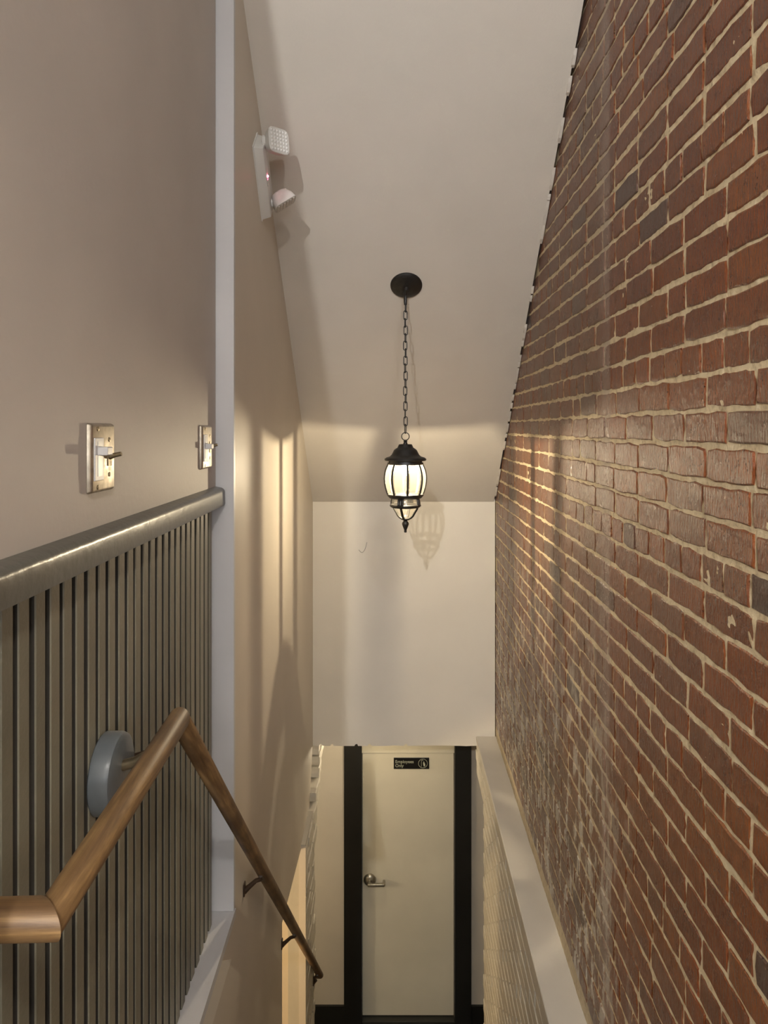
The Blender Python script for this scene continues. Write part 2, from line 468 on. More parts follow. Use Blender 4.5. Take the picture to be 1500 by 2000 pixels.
# chair rail
cr = [(0.0, -0.178), (0.019, -0.1815), (0.0245, -0.184), (0.0285, -0.189), (0.030, -0.195), (0.0305, -0.229), (0.0285, -0.235), (0.0, -0.237)]
bm = bmesh.new()
ra = [bm.verts.new((XP(0.1) + x, 0.1, z)) for x, z in cr]
rb = [bm.verts.new((XP(2.262) + x, 2.262, z)) for x, z in cr]
rc = [bm.verts.new((XP(2.272) + x * 0.9, 2.272, z * 0.97 - 0.0063)) for x, z in cr]
for a, b in ((ra, rb), (rb, rc)):
    for i in range(len(cr) - 1): bm.faces.new((a[i], a[i + 1], b[i + 1], b[i]))
bm.faces.new(ra); bm.faces.new(rc)
struct(finish('trim_1', bm, M_RAILCAP, smooth=True), 'glossy grey chair rail capping the dark panelling', 'chair rail')
# vertical corner board facing the camera, and the ledge board running on towards the camera
bm = bmesh.new()
prism(bm, [(XP(D_T) - .03, D_T, Z_LAND + 0.001), (XL(D_T) + .001, D_T, Z_LAND + 0.001), (XL(D_T) + .001, D_T, Z_UP), (XP(D_T) - .03, D_T, Z_UP)], (0, 0.02, 0))
struct(finish('trim_2', bm, M_TRIM), 'tall pale grey corner board between the panelling and the stair wall', 'corner board')
bm = bmesh.new()
prism(bm, [(XP(0.1) - .02, 0.1, Z_LAND), (XL(0.1) + .004, 0.1, Z_LAND), (XL(D_T) + .004, D_T + .016, Z_LAND), (XP(D_T) - .02, D_T + .016, Z_LAND)], (0, 0, -0.026))
struct(finish('trim_3', bm, M_TRIM), 'pale grey ledge board along the foot of the panelling', 'ledge')
bm = bmesh.new()
prism(bm, [LP(0.1, Z_LAND - .026, .0005), LP(2.10, Z_LAND - .026, .0005), LP(2.231, -1.596, .0005), LP(0.1, -1.596, .0005)], (0.003, 0, 0))
struct(finish('trim_4', bm, M_END), 'thin light fascia strip under the grey ledge board', 'fascia')

# right lower ledge cap and beam, painted brick wall below it
bm = bmesh.new(); box(bm, (0.496, 0.3, Z_LEDGE - 0.03), (XR + 0.02, D_S + 0.0, Z_LEDGE), 0.003, 1)
struct(finish('trim_5', bm, M_LEDGE), 'cream painted ledge along the foot of the red brick wall', 'ledge')
bm = bmesh.new()
ol = [(0.3, Z_LEDGE - .03), (0.3, Z_FLOOR), (4.385, Z_FLOOR), (4.385, -2.225), (4.80, -2.225), (4.80, Z_SOF + .0), (D_S + .0, Z_SOF + .0), (D_S, Z_LEDGE - .03)]
prism(bm, [(0.506, d, z) for d, z in ol], (0.16, 0, 0))
low_wall = struct(finish('wall_lower_right', bm, M_WMORT), 'cream painted brick wall below the right ledge', 'wall')

# ------------------------------------------------------------------ bricks
def brick_mesh(name, ln, ht, dep, m, jit=0.0022, n_long=5, n_short=2):
    """face towards -x, centred on the origin in y,z; irregular outline with a worn arris"""
    bm = bmesh.new()
    pts = []
    for i in range(n_long): pts.append((-ln / 2 + ln * i / n_long, -ht / 2))
    for i in range(n_short): pts.append((ln / 2, -ht / 2 + ht * i / n_short))
    for i in range(n_long): pts.append((ln / 2 - ln * i / n_long, ht / 2))
    for i in range(n_short): pts.append((-ln / 2, ht / 2 - ht * i / n_short))
    cor = {0, n_long, n_long + n_short, 2 * n_long + n_short}
    o, f = [], []
    for i, (y, z) in enumerate(pts):
        y += random.uniform(-jit, jit); z += random.uniform(-jit, jit)
        if i in cor: y *= 0.982; z *= 0.94
        o.append(bm.verts.new((0.0022, y, z)))
        k = random.uniform(0.0022, 0.0042)
        f.append(bm.verts.new((random.uniform(-.0006, .0004), y - math.copysign(k, y) * (abs(abs(y) - ln / 2) < .008), z - math.copysign(k, z) * (abs(abs(z) - ht / 2) < .006))))
    bk = [bm.verts.new((dep, v.co.y, v.co.z)) for v in o]
    nn = len(pts)
    for i in range(nn):
        j = (i + 1) % nn
        bm.faces.new((o[i], o[j], f[j], f[i])); bm.faces.new((o[i], bk[i], bk[j], o[j]))
    bm.faces.new(f)
    bmesh.ops.recalc_face_normals(bm, faces=bm.faces[:])
    me = bpy.data.meshes.new(name); bm.to_mesh(me); bm.free(); me.materials.append(m)
    return me
def px(x, d, z): return CX + F * x / d, CY - F * z / d
def px_area(x, d, z, ln, ht):
    da, db = max(d - ln / 2, .05), d + ln / 2
    xa = CX + F * x / da; xb = CX + F * x / db
    ya = CY - F * (z - ht / 2) / d; yb = CY - F * (z + ht / 2) / d
    lo, hi = sorted((xa, xb)); wv = min(hi, 1500) - max(lo, 0)
    t, bt = sorted((ya, yb)); hv = min(bt, 2000) - max(t, 0)
    return wv * hv if wv > 0 and hv > 0 else -1.0 - abs((xa + xb) / 2 - 750) / 1e4
def lay(parent, items, meshes, limit, stuff_name, m):
    """items: (area, kind, x, d, z, rx) -> the largest as single objects, the rest joined"""
    items.sort(key=lambda t: -t[0])
    for it in items[:limit]:
        o = bpy.data.objects.new('brick', random.choice(meshes[it[1]]))
        o.location = it[2:5]; o.rotation_euler = it[5]
        COL.objects.link(o); o.parent = parent
    rest = items[limit:]
    if rest:
        vs, fs = [], []
        for it in rest:
            me = random.choice(meshes[it[1]]); b0 = len(vs)
            R = Matrix.Translation(it[2:5]) @ Matrix.Rotation(it[5][0], 4, 'X')
            vs += [tuple(R @ v.co) for v in me.vertices]
            fs += [tuple(b0 + i for i in p.vertices) for p in me.polygons]
        me = bpy.data.meshes.new(stuff_name); me.from_pydata(vs, [], fs); me.materials.append(m)
        o = bpy.data.objects.new(stuff_name, me); COL.objects.link(o); o.parent = parent; o['kind'] = 'stuff'

HC = 0.0717
st_m = [brick_mesh('brick', 0.2005 + random.uniform(-.004, .002), 0.0626 + random.uniform(-.0018, .0012), 0.04, M_BRICK, 0.0027) for _ in range(14)]
hd_m = [brick_mesh('brick', 0.0988 + random.uniform(-.004, .002), 0.0626 + random.uniform(-.0018, .0012), 0.04, M_BRICK, 0.0027, n_long=3) for _ in range(8)]
hf_m = [brick_mesh('brick', 0.0665 + random.uniform(-.004, .002), 0.0626 + random.uniform(-.0018, .0012), 0.04, M_BRICK, 0.0027, n_long=2) for _ in range(4)]
bm = bmesh.new()
box(bm, (XR + 0.006, 0.1, Z_LEDGE - .02), (XR + 0.12, D_S + .12, Z_UP))
wall_right = struct(finish('wall_right', bm, M_MORTAR), 'old red brick wall with cream mortar along the stairs', 'wall')
# lumpy flush mortar skin
from mathutils import noise
ys = [0.2]
while ys[-1] < D_S + .05: ys.append(ys[-1] + (0.0045 + 0.0015 * ys[-1]))
nz = 440; zs = [Z_LEDGE - .02 + (Z_UP - Z_LEDGE + .02) * i / nz for i in range(nz + 1)]
vs = []
for yy in ys:
    for zz in zs:
        h = noise.noise((yy * 55, zz * 75, 1.7)) * .0016 + noise.noise((yy * 9, zz * 16, 5.1)) * .0016
        vs.append((XR + 0.0010 - h, yy, zz))
m_ = nz + 1
fs = [(i * m_ + j, i * m_ + j + 1, (i + 1) * m_ + j + 1, (i + 1) * m_ + j) for i in range(len(ys) - 1) for j in range(nz) if zs[j] < ceil_z(ys[i]) + .12]
me = bpy.data.meshes.new('mortar_bed'); me.from_pydata(vs, [], fs); me.materials.append(M_MORTAR)
for p in me.polygons: p.use_smooth = True
o = bpy.data.objects.new('mortar_bed', me); COL.objects.link(o); o.parent = wall_right
items = []
kmin = int(math.floor((Z_LEDGE - 0.036) / HC))
for k in range(kmin, 22):
    zc = 0.036 + HC * (k + 0.5)
    if zc - HC * .45 < Z_LEDGE: continue
    hdr = (k % 6) == 1
    d = 0.25 + random.uniform(0, .02) + (0.103 if k % 2 else 0.0)
    sag = random.uniform(-.0012, .0012)
    while d < D_S + 0.05:
        kind, pitch = ('h', 0.1055) if hdr else ('s', 0.207)
        if not hdr and random.random() < 0.05: kind, pitch = 'h', 0.1055
        if not hdr and random.random() < 0.02: kind, pitch = 'q', 0.072
        pitch += random.uniform(-.003, .003)
        c = d + pitch / 2; d += pitch
        if c > D_S + .03 and c + pitch / 2 > D_S + .1: break
        if c < D_S + .05 and zc - .03 > ceil_z(c) + 0.05 and c > d0: continue
        ln = {'h': .0955, 's': .197, 'q': .062}[kind]
        items.append((px_area(XR, c, zc, ln, .061), kind, XR + random.uniform(-.0024, -.0003), c, zc + sag + random.uniform(-.0018, .0018), (random.uniform(-.009, .009), random.uniform(-.012, .012), random.uniform(-.006, .006))))
lay(wall_right, items, {'s': st_m, 'h': hd_m, 'q': hf_m}, 300, 'bricks', M_BRICK)

# painted bricks of the lower right wall
pw_m = [brick_mesh('brick', 0.199 + random.uniform(-.003, .003), 0.064, 0.02, M_WBRICK, 0.0016, 3, 1) for _ in range(6)]
items = []
for k in range(0, 32):
    zc = Z_LEDGE - 0.03 - HC * (k + .5) + .004
    d = 2.0 + (0.1 if k % 2 else 0)
    lim = 4.80 if zc > -2.225 + .03 else 4.385
    while d + .2 < lim + .04:
        c = d + .1035; d += .207
        if c + .1 > lim: break
        a = px_area(0.5, c, zc, .197, .064)
        if a < -1.5 or zc < Z_FLOOR + .03: continue
        if CY - F * zc / c > 2350: continue
        items.append((a, 's', 0.4995 + random.uniform(-.0015, .001), c, zc, (random.uniform(-.006, .006), 0, random.uniform(-.006, .006))))
lay(low_wall, items, {'s': pw_m}, 300, 'bricks', M_WBRICK)

# white painted brick pier beside the door hall, toothed and stepping out towards its top
PX = -0.5065
bm = bmesh.new(); box(bm, (PX - .10, 4.08, Z_FLOOR), (PX - .004, 4.44, -2.29))
pier = struct(finish('wall_pier', bm, M_WMORT), 'white painted brick pier with ragged edge left of the door', 'wall')
pb = {}
def pier_brick(ln):
    key = round(ln, 2)
    if key not in pb:
        me = brick_mesh('brick', key, 0.064, 0.09, M_WBRICK, 0.004, 4, 2)
        for v in me.vertices: v.co.x = -v.co.x
        me.flip_normals(); pb[key] = me
    return pb[key]
k = 0; z = Z_FLOOR
while z < -2.06:
    zc = z + HC / 2
    end = 4.50 + random.uniform(-.035, .045) + 0.75 * max(0, (zc + 2.62) / 0.6) ** 1.5
    a = 4.085 + (0.0 if k % 2 else 0.0)
    if zc > -2.33: a = 4.56 if zc < -2.2 else 4.74
    first = True
    while a < end - 0.02:
        ln = min(0.2 if not (first and k % 2) else 0.1, end - a - 0.004)
        if end - a - ln < 0.05: ln = end - a - .004
        first = False
        o = bpy.data.objects.new('brick', pier_brick(max(.03, ln)))
        o.location = (PX + random.uniform(-.003, .004), a + ln / 2, zc); o.rotation_euler = (random.uniform(-.015, .015), 0, random.uniform(-.012, .012))
        COL.objects.link(o); o.parent = pier
        a += ln + .008
    z += HC; k += 1
bm = bmesh.new(); box(bm, (-0.545, 4.068, Z_FLOOR), (PX - 0.001, 4.082, -2.30))
finish('jamb_board', bm, M_STAIR, pier)

# lower hall shell
floor = struct(boxo('floor', (-2.4, 2.0, Z_FLOOR - .1), (2.2, 5.9, Z_FLOOR), M_FLOOR), 'dark floor of the lower hall', 'floor')
XD0, XD1 = -0.2787, 0.4285        # door opening
XC0, XC1 = -0.413, 0.554
bm = bmesh.new(); box(bm, (-2.4, D_DOOR, Z_FLOOR), (XD0, D_DOOR + .15, -2.03)); wall_door = struct(finish('wall_door', bm, M_DWALL), 'cream hall wall around the employees door', 'wall')
boxo('wall_section', (XD1, D_DOOR, Z_FLOOR), (2.2, D_DOOR + .15, -2.03), M_DWALL, wall_door)
boxo('wall_section', (XD0, D_DOOR, -2.40), (XD1, D_DOOR + .15, -2.03), M_DWALL, wall_door)
struct(boxo('ceiling_lower', (-2.4, D_S + .11, -2.03), (2.2, 5.9, -1.95), M_CEIL), 'flat ceiling of the lower hall', 'ceiling')
struct(boxo('ceiling_passage', (-2.4, 1.8, -2.225), (-0.66, 4.08, -2.15), M_CEIL), 'flat ceiling of the side passage', 'ceiling')
struct(boxo('wall_passage', (-2.4, 4.085, Z_FLOOR), (PX - .10, 4.20, -2.03), M_BEIGE), 'warm beige passage wall seen through the side opening', 'wall')
struct(boxo('wall_hall_left', (-2.5, 1.8, Z_FLOOR), (-2.4, 5.9, -1.95), M_DWALL), 'cream wall at the left end of the lower hall', 'wall')
struct(boxo('wall_hall_right', (2.2, 4.0, Z_FLOOR), (2.3, 5.9, -1.95), M_DWALL), 'cream wall at the right end of the lower hall', 'wall')
struct(boxo('wall_hall_near', (0.67, 4.3, Z_FLOOR), (2.2, 4.385, -1.95), M_DWALL), 'cream hall wall behind the brick wall', 'wall')
struct(boxo('wall_passage_near', (-2.4, 1.7, Z_FLOOR), (-0.63, 1.8, -2.1), M_BEIGE), 'beige wall closing the side passage', 'wall')
struct(boxo('baseboard_left', (-0.95, D_DOOR - .018, Z_FLOOR), (XC0, D_DOOR, -4.395), M_BLACK), 'black baseboard left of the employees door', 'baseboard')
struct(boxo('baseboard_right', (XC1, D_DOOR - .018, Z_FLOOR), (1.2, D_DOOR, -4.395), M_BLACK), 'black baseboard right of the employees door', 'baseboard')

# door
door = empty('door_1', ((XD0 + XD1) / 2, D_DOOR, Z_FLOOR)); struct(door, 'cream flush door in a black frame at the stair foot', 'door')
def dpart(name, a, b, m, bev=0.0, parent=None):
    o = boxo(name, a, b, m, None, bev); p = parent or door
    o.parent = p; o.matrix_parent_inverse = Matrix.Translation(-Vector(door.location)); return o
DF = D_DOOR + 0.035               # slab face
slab = dpart('door_slab', (XD0 + .004, DF, -4.505), (XD1 - .004, DF + .04, -2.492), M_DOOR, 0.002)
dpart('door_frame', (XC0, D_DOOR - .03, Z_FLOOR), (XD0, D_DOOR + .03, -2.04), M_BLACK, 0.003)
dpart('door_frame', (XD1, D_DOOR - .03, Z_FLOOR), (XC1, D_DOOR + .03, -2.04), M_BLACK, 0.003)
dpart('door_head', (XD0, DF - .012, -2.488), (XD1, DF + .05, -2.20), M_DOOR)
dpart('threshold', (XD0, D_DOOR - .02, Z_FLOOR), (XD1, DF + .05, -4.512), M_SILL, 0.003)
# lever handle
hx, hz = -0.219, -(1718 - CY) / F * DF
bm = bmesh.new()
Mx = Matrix.Translation((hx, DF, hz)) @ Matrix.Rotation(math.pi / 2, 4, 'X')
lathe(bm, [(0.0, 0.026), (0.020, 0.025), (0.036, 0.020), (0.046, 0.010), (0.048, 0.0)], 28, M=Mx)
bmesh.ops.remove_doubles(bm, verts=bm.verts[:], dist=1e-6)
ros = finish('handle_rosette', bm, M_NICKEL, None, True)
ros.parent = slab
bm = bmesh.new()
tube(bm, [(hx, DF - .02, hz), (hx, DF - .062, hz)], 0.012, 12)
box(bm, (hx - .014, DF - .078, hz - .012), (hx + .115, DF - .056, hz + .010), .005, 3)
box(bm, (hx + .100, DF - .070, hz - .011), (hx + .118, DF - .012, hz + .009), .005, 3)
lev = finish('handle_lever', bm, M_NICKEL, None, True); lev.parent = slab
# parented with identity inverse: meshes are already in world space of the door
for o in (ros, lev): o.matrix_parent_inverse = Matrix.Translation(-Vector(door.location)) @ Matrix.Translation(Vector(door.location)) 

# sign on the door
sg = empty('door_sign', (0, DF - .0005, 0))
tag(sg, 'small black plate reading Employees Only on the cream door', 'sign')
sc = DF / F
sx0, sx1 = (769 - CX) * sc, (838 - CX) * sc; sz1, sz0 = (CY - 1479.5) * sc, (CY - 1501.5) * sc
bm = bmesh.new(); box(bm, (sx0, -.004, sz0), (sx1, 0, sz1), 0.0015, 2); finish('sign_plate', bm, M_SIGN, sg)
def text(body, x, z, size, m, par, extr=0.0006):
    c = bpy.data.curves.new('lettering', 'FONT'); c.body = body; c.size = size; c.extrude = extr; c.align_x = 'LEFT'
    t = bpy.data.objects.new('lettering', c); COL.objects.link(t)
    bpy.context.view_layer.update()
    me = bpy.data.meshes.new_from_object(t); bpy.data.objects.remove(t)
    me.materials.clear(); me.materials.append(m)
    o = bpy.data.objects.new('lettering', me); COL.objects.link(o)
    o.rotation_euler = (math.pi / 2, 0, 0); o.location = (x, -.0048, z); o.parent = par
    return o
t1 = text('Employees', sx0 + .011, (CY - 1489.8) * sc, .033, M_SIGNT, sg)
t2 = text('Only', sx0 + .011, (CY - 1497.6) * sc, .033, M_SIGNT, sg)
bm = bmesh.new()
ec = Vector(((826 - CX) * sc, -.005, (CY - 1490.5) * sc)); er = .034
tube(bm, [ec + Vector((er * math.cos(a), 0, er * math.sin(a))) for a in [2 * math.pi * k / 28 for k in range(28)]], .0016, 5, closed=True)
finish('emblem_ring', bm, M_SIGNT, sg)
bm = bmesh.new()
tube(bm, [ec + Vector((-.012, 0, .022)), ec + Vector((-.012, 0, -.024))], .0017, 5)
fig = [(0.006, .016), (.011, .008), (.017, -.006), (.017, -.020), (.008, -.024), (.003, -.012), (.001, .002)]
prism(bm, [(ec.x + a, ec.y + .001, ec.z + b) for a, b in fig], (0, -.0015, 0))
tube(bm, [ec + Vector((-.012, 0, .022)), ec + Vector((-.004, 0, .026)), ec + Vector((.002, 0, .020))], .0017, 5)
finish('emblem_figure', bm, M_SIGNT, sg)

# stairs (below the frame) and landing
stairs = empty('stairs', (0, 1.2, Z_LAND)); struct(stairs, 'painted steps descending to the lower hall', 'stairs')
nst = 15; rise = (Z_LAND - Z_FLOOR) / nst; run = rise / 0.9015
for i in range(nst - 1):
    dd = 1.33 + run * i; zt = Z_LAND - rise * (i + 1)
    o = boxo('step', (XL(dd) + .002, dd, zt - rise - .02), (0.497, dd + run + .025, zt), M_TREAD, None, .006)
    o.parent = stairs; o.matrix_parent_inverse = Matrix.Translation(-Vector(stairs.location))
struct(boxo('floor_landing', (-0.47, -4.0, Z_LAND - .15), (XR, 1.33, Z_LAND), M_TREAD), 'landing floor at the head of the stairs', 'floor')
struct(boxo('floor_room', (-3.2, -4.0, Z_LAND - .15), (-0.47, -0.3, Z_LAND), M_TREAD), 'floor of the room behind the landing', 'floor')
struct(boxo('ceiling_landing', (-3.2, -4.0, Z_UP), (XR + 1.5, d0 + .02, Z_UP + .1), M_CEIL), 'flat ceiling over the landing', 'ceiling')
struct(boxo('wall_back', (-3.2, -4.1, Z_LAND), (XR + 1.5, -4.0, Z_UP), M_UPPER), 'taupe wall behind the landing', 'wall')
struct(boxo('wall_room_side', (-3.3, -4.0, Z_LAND), (-3.2, 0.1, Z_UP), M_UPPER), 'taupe wall of the room beside the landing', 'wall')
struct(boxo('wall_room_right', (XR + 1.5, -4.0, Z_LAND), (XR + 1.6, 0.1, Z_UP), M_UPPER), 'taupe wall right of the landing room', 'wall')
struct(boxo('wall_front_left', (-3.2, 0.0, Z_LAND), (-0.520, 0.1, Z_UP), M_UPPER), 'taupe return wall beside the stair head', 'wall')
struct(boxo('wall_front_right', (XR + .002, 0.0, Z_LAND), (XR + 1.5, 0.1, Z_UP), M_UPPER), 'taupe return wall behind the brick wall', 'wall')
# window frame added around the fill light, and the landing ceiling lamp
win = empty('fill_window', (FILL_POS[0], -3.99, FILL_POS[2])); struct(win, 'white window frame added around the fill light', 'window')
for a, b in (((-.62, -.01, -.82), (-.55, .03, .82)), ((.55, -.01, -.82), (.62, .03, .82)), ((-.55, -.01, .75), (.55, .03, .82)), ((-.55, -.01, -.82), (.55, .03, -.75)), ((-.55, 0, -.02), (.55, .03, .02))):
    boxo('fill_frame', a, b, M_TRIM, win)
boxo('fill_pane', (-.55, -.008, -.75), (.55, -.002, .75), M_WHITEPL, win)
lampc = empty('ceiling_lamp', (LA[0], LA[1], Z_UP)); tag(lampc, 'bare bulb ceiling lamp over the landing', 'lamp')
lbp = [(0, 0), (.06, 0), (.06, -.02), (.03, -.045), (.022, -.06), (0, -.06)]
latheo('lamp_base', lbp, M_WHITEPL, lampc, 20)
lampb = empty('ceiling_lamp', (LB[0], LB[1], Z_UP)); tag(lampb, 'bare bulb ceiling lamp at the stair head', 'lamp')
latheo('lamp_base', lbp, M_WHITEPL, lampb, 20)
lamph = empty('ceiling_lamp', (LH[0], LH[1], -2.03)); tag(lamph, 'small ceiling lamp in front of the employees door', 'lamp')
latheo('lamp_base', [(0, 0), (.05, 0), (.05, -.012), (.02, -.03), (0, -.03)], M_WHITEPL, lamph, 20)

# ================================================================== PENDANT LANTERN
LX, LD = 0.032, 3.36
U = 0.0002781
ZT = -(867.4 - CY) / F * LD
def lz(zz): return ZT - (zz - 395) * U
lan = empty('pendant_lantern', (LX, LD, lz(1835)))
tag(lan, 'black iron carriage lantern hanging from the sloping ceiling', 'lantern')
def lp(o): o.parent = lan; o.matrix_parent_inverse = Matrix.Translation(-Vector(lan.location)); return o
T = Matrix.Translation((LX, LD, 0))
def lat(name, prof, m, seg=40, par=None):
    o = latheo(name, [(r * U, lz(z)) for r, z in prof], m, None, seg, T)
    return lp(o)
roof = lat('roof', [(0, 392), (30, 392), (104, 398), (116, 420), (130, 452), (160, 470), (186, 490), (206, 530), (226, 568), (256, 596), (310, 612), (336, 630), (342, 648), (330, 664), (300, 668), (285, 655), (200, 620), (0, 600)], M_IRON, 48)
lat('roof_collar', [(0, 330), (24, 332), (34, 348), (26, 362), (34, 380), (36, 396), (0, 396)], M_IRON, 20)
lat('top_ring', [(258, 640), (272, 645), (274, 694), (292, 696), (294, 722), (280, 728), (256, 722), (258, 640)], M_IRON, 48)
for a in range(8):
    t = math.radians(45 * a + 20)
    bm = bmesh.new(); tube(bm, [(LX + 275 * U * math.cos(t), LD + 275 * U * math.sin(t), lz(655)), (LX + 275 * U * math.cos(t), LD + 275 * U * math.sin(t), lz(700))], .0028, 8)
    lp(finish('ring_screw', bm, M_IRON))
gprof = [(276, 722), (300, 770), (320, 825), (334, 890), (339, 955), (334, 1025), (320, 1100), (300, 1170), (282, 1218)]
lower_b = [(214, 1275), (222, 1300), (228, 1335), (232, 1372)]
bowl = [(206, 1424), (196, 1448), (176, 1478), (152, 1518), (128, 1560), (96, 1590), (62, 1608)]
def cam_ang(deg): return math.radians(-90 + deg)     # 0 faces the camera, + to the right
for k in range(8):
    a = cam_ang(6 + 45 * k)
    bm = bmesh.new()
    lathe(bm, [(r * U - .0012, lz(z)) for r, z in gprof], 7, a + .03, a + math.radians(45) - .03, T)
    pane = lp(finish('glass_pane', bm, M_GLASS, smooth=True))
    bm = bmesh.new()
    for b0, b1 in ((a + .03, a + .105), (a + math.radians(45) - .105, a + math.radians(45) - .03)):
        lathe(bm, [(r * U - .0024, lz(z)) for r, z in gprof], 2, b0, b1, T)
    bv = finish('bevelled_edge', bm, M_BEVEL, pane, smooth=True)
    bm = bmesh.new()
    tube(bm, [(LX + r * U * math.cos(a), LD + r * U * math.sin(a), lz(z)) for r, z in gprof], .0046, 8)
    lp(finish('rib', bm, M_IRON, smooth=True))
lat('middle_ring', [(250, 1205), (296, 1208), (298, 1226), (284, 1246), (258, 1272), (236, 1280), (224, 1274), (240, 1250), (250, 1205)], M_IRON, 48)
lat('lower_ring', [(205, 1372), (236, 1370), (252, 1382), (256, 1396), (244, 1414), (218, 1428), (198, 1424), (205, 1372)], M_IRON, 48)
for k in range(4):
    a = cam_ang(-21 + 90 * k)
    for prof, nm in ((lower_b, 'glass_pane'), (bowl, 'glass_pane')):
        bm = bmesh.new(); lathe(bm, [(r * U - .001, lz(z)) for r, z in prof], 12, a + .04, a + math.pi / 2 - .04, T)
        lp(finish(nm, bm, M_GLASS, smooth=True))
    bm = bmesh.new()
    for da in (-.16, 0, .16):
        tube(bm, [(LX + r * U * math.cos(a + da), LD + r * U * math.sin(a + da), lz(z)) for r, z in [(236, 1268)] + lower_b + [(236, 1380)]], .0062 if da == 0 else .005, 8)
    lp(finish('leaf_post', bm, M_IRON, smooth=True))
    bm = bmesh.new()
    tube(bm, [(LX + r * U * math.cos(a), LD + r * U * math.sin(a), lz(z)) for r, z in bowl + [(40, 1618)]], .0055, 8)
    lp(finish('scroll_rib', bm, M_IRON, smooth=True))
lat('finial', [(0, 1600), (66, 1600), (70, 1612), (40, 1630), (30, 1645), (46, 1662), (56, 1684), (54, 1705), (40, 1745), (24, 1785), (20, 1800), (24, 1815), (18, 1832), (0, 1838)], M_IRON, 24)
# socket, bulb and its light
lat('socket', [(0, 610), (60, 612), (60, 690), (50, 705), (0, 705)], M_WHITEPL, 20)
lat('bulb', [(38, 706), (42, 725), (62, 760), (78, 800), (80, 835), (62, 870), (34, 888), (0, 894)], M_LITBULB, 24)
bl = lamp_point('lantern_bulb_light', (LX, LD, lz(788)), P_LANTERN, (1.0, 0.85, 0.62), 0.004)
# chain, ring and canopy
bm = bmesh.new()
rc = lz(270)
tube(bm, [(LX + .0172 * math.cos(a), LD, rc + .0172 * math.sin(a)) for a in [2 * math.pi * k / 26 for k in range(26)]], .0022, 7, closed=True)
lp(finish('hanging_ring', bm, M_IRON, smooth=True))
CD = 3.36; ZC = ceil_z(CD)
ztop = ZC - 0.085; zbot = rc + .0172
nl = 17; pl = (ztop - zbot) / nl
def link_mesh():
    bm = bmesh.new(); hl = pl * .5 + .0035; hw = .0078
    pts = []
    for k in range(20):
        a = 2 * math.pi * k / 20
        pts.append((hw * math.copysign(abs(math.cos(a)) ** .8, math.cos(a)), 0, (hl - hw) * (1 if math.sin(a) > 0 else -1) * min(1, abs(math.sin(a)) * 3) + hw * math.sin(a)))
    tube(bm, pts, .0021, 6, closed=True)
    me = bpy.data.meshes.new('chain_link'); bmesh.ops.recalc_face_normals(bm, faces=bm.faces[:]); bm.to_mesh(me); bm.free()
    for p in me.polygons: p.use_smooth = True
    me.materials.append(M_IRON); return me
lm = link_mesh()
for k in range(nl):
    o = bpy.data.objects.new('chain_link', lm); COL.objects.link(o)
    o.location = (LX + .0012 * math.sin(k * 2.1), LD, zbot + pl * (k + .5)); o.rotation_euler = (0, 0, (math.pi / 2 - .25 if k % 2 == 0 else .12) + random.uniform(-.12, .12)); lp(o)
nrm = Vector((0, -SLOPE, -1)).normalized()
Rn = Vector((0, 0, 1)).rotation_difference(nrm).to_matrix().to_4x4()
MC = Matrix.Translation((LX + .004, CD, ZC)) @ Rn
lp(latheo('canopy', [(0, .024), (.02, .023), (.030, .019), (.045, .016), (.062, .012), (.0715, .005), (.0725, -.001)], M_IRON, None, 40, MC))
bm = bmesh.new()
pc = MC @ Vector((0, 0, .02))
tube(bm, [pc, pc + nrm * .012, Vector((LX, LD, pc.z - .03)), Vector((LX, LD, ztop - .004))], [.012, .0098, .0092, .0070], 12)
lp(finish('canopy_loop', bm, M_IRON, smooth=True))

# ================================================================== HANDRAIL
def RX(d): return -0.41 - 0.0161 * d
hr = empty('handrail', (RX(1.469), 1.469, Z_LAND)); tag(hr, 'worn round wooden handrail running level then down the stairs', 'handrail')
def hp(o): o.parent = hr; o.matrix_parent_inverse = Matrix.Translation(-Vector(hr.location)); return o
def rail(name, p0, p1, r, n0=None, n1=None, seg=24, m=None, rings=1):
    p0, p1 = Vector(p0), Vector(p1); R = frame(p0, p1); t = (p1 - p0).normalized()
    bm = bmesh.new(); rr = []
    Ri = R.transposed()
    for p, nn in ((p0, n0), (p1, n1)):
        ring = []
        for k in range(seg):
            a = 2 * math.pi * k / seg
            q = p0 + R @ Vector((r * math.cos(a), r * math.sin(a), 0))
            nv = Vector(nn) if nn is not None else t
            s = (p - q).dot(nv) / t.dot(nv)
            ring.append(bm.verts.new(Ri @ (q + t * s - p0)))
        rr.append(ring)
    for k in range(seg): bm.faces.new((rr[0][k], rr[0][(k + 1) % seg], rr[1][(k + 1) % seg], rr[1][k]))
    bm.faces.new(rr[0]); bm.faces.new(rr[1])
    es = [e for e in bm.edges if len({f for f in e.link_faces if len(f.verts) > 4}) == 1]
    bmesh.ops.bevel(bm, geom=es, offset=.0018, segments=2, affect='EDGES', profile=.5)
    o = finish(name, bm, m or M_WOOD, None, True)
    o.matrix_world = Matrix.Translation(p0) @ R.to_4x4()
    mw = o.matrix_world.copy(); o.parent = hr; o.matrix_parent_inverse = Matrix.Translation(-Vector(hr.location)); o.matrix_basis = mw
    return o
RR = 0.0205
P1 = Vector((RX(0.905), 0.905, -0.598)); P2 = Vector((RX(1.469), 1.469, -0.576)); P3 = Vector((RX(4.575), 4.575, -3.370))
P0 = Vector((XP(0.9) - .0, 0.905 - .004, -0.598))
u1 = (P2 - P1).normalized(); u2 = (P3 - P2).normalized(); u0 = (P1 - P0).normalized()
P4 = Vector((P3.x - .055, P3.y - .002, P3.z + .002)); u3 = (P4 - P3).normalized()
rail('rail_return', P0, P1, .0245, None, (u0 + u1), m=M_WOOD)
rail('level_rail', P1, P2, .0215, (u0 + u1), (u1 + u2))
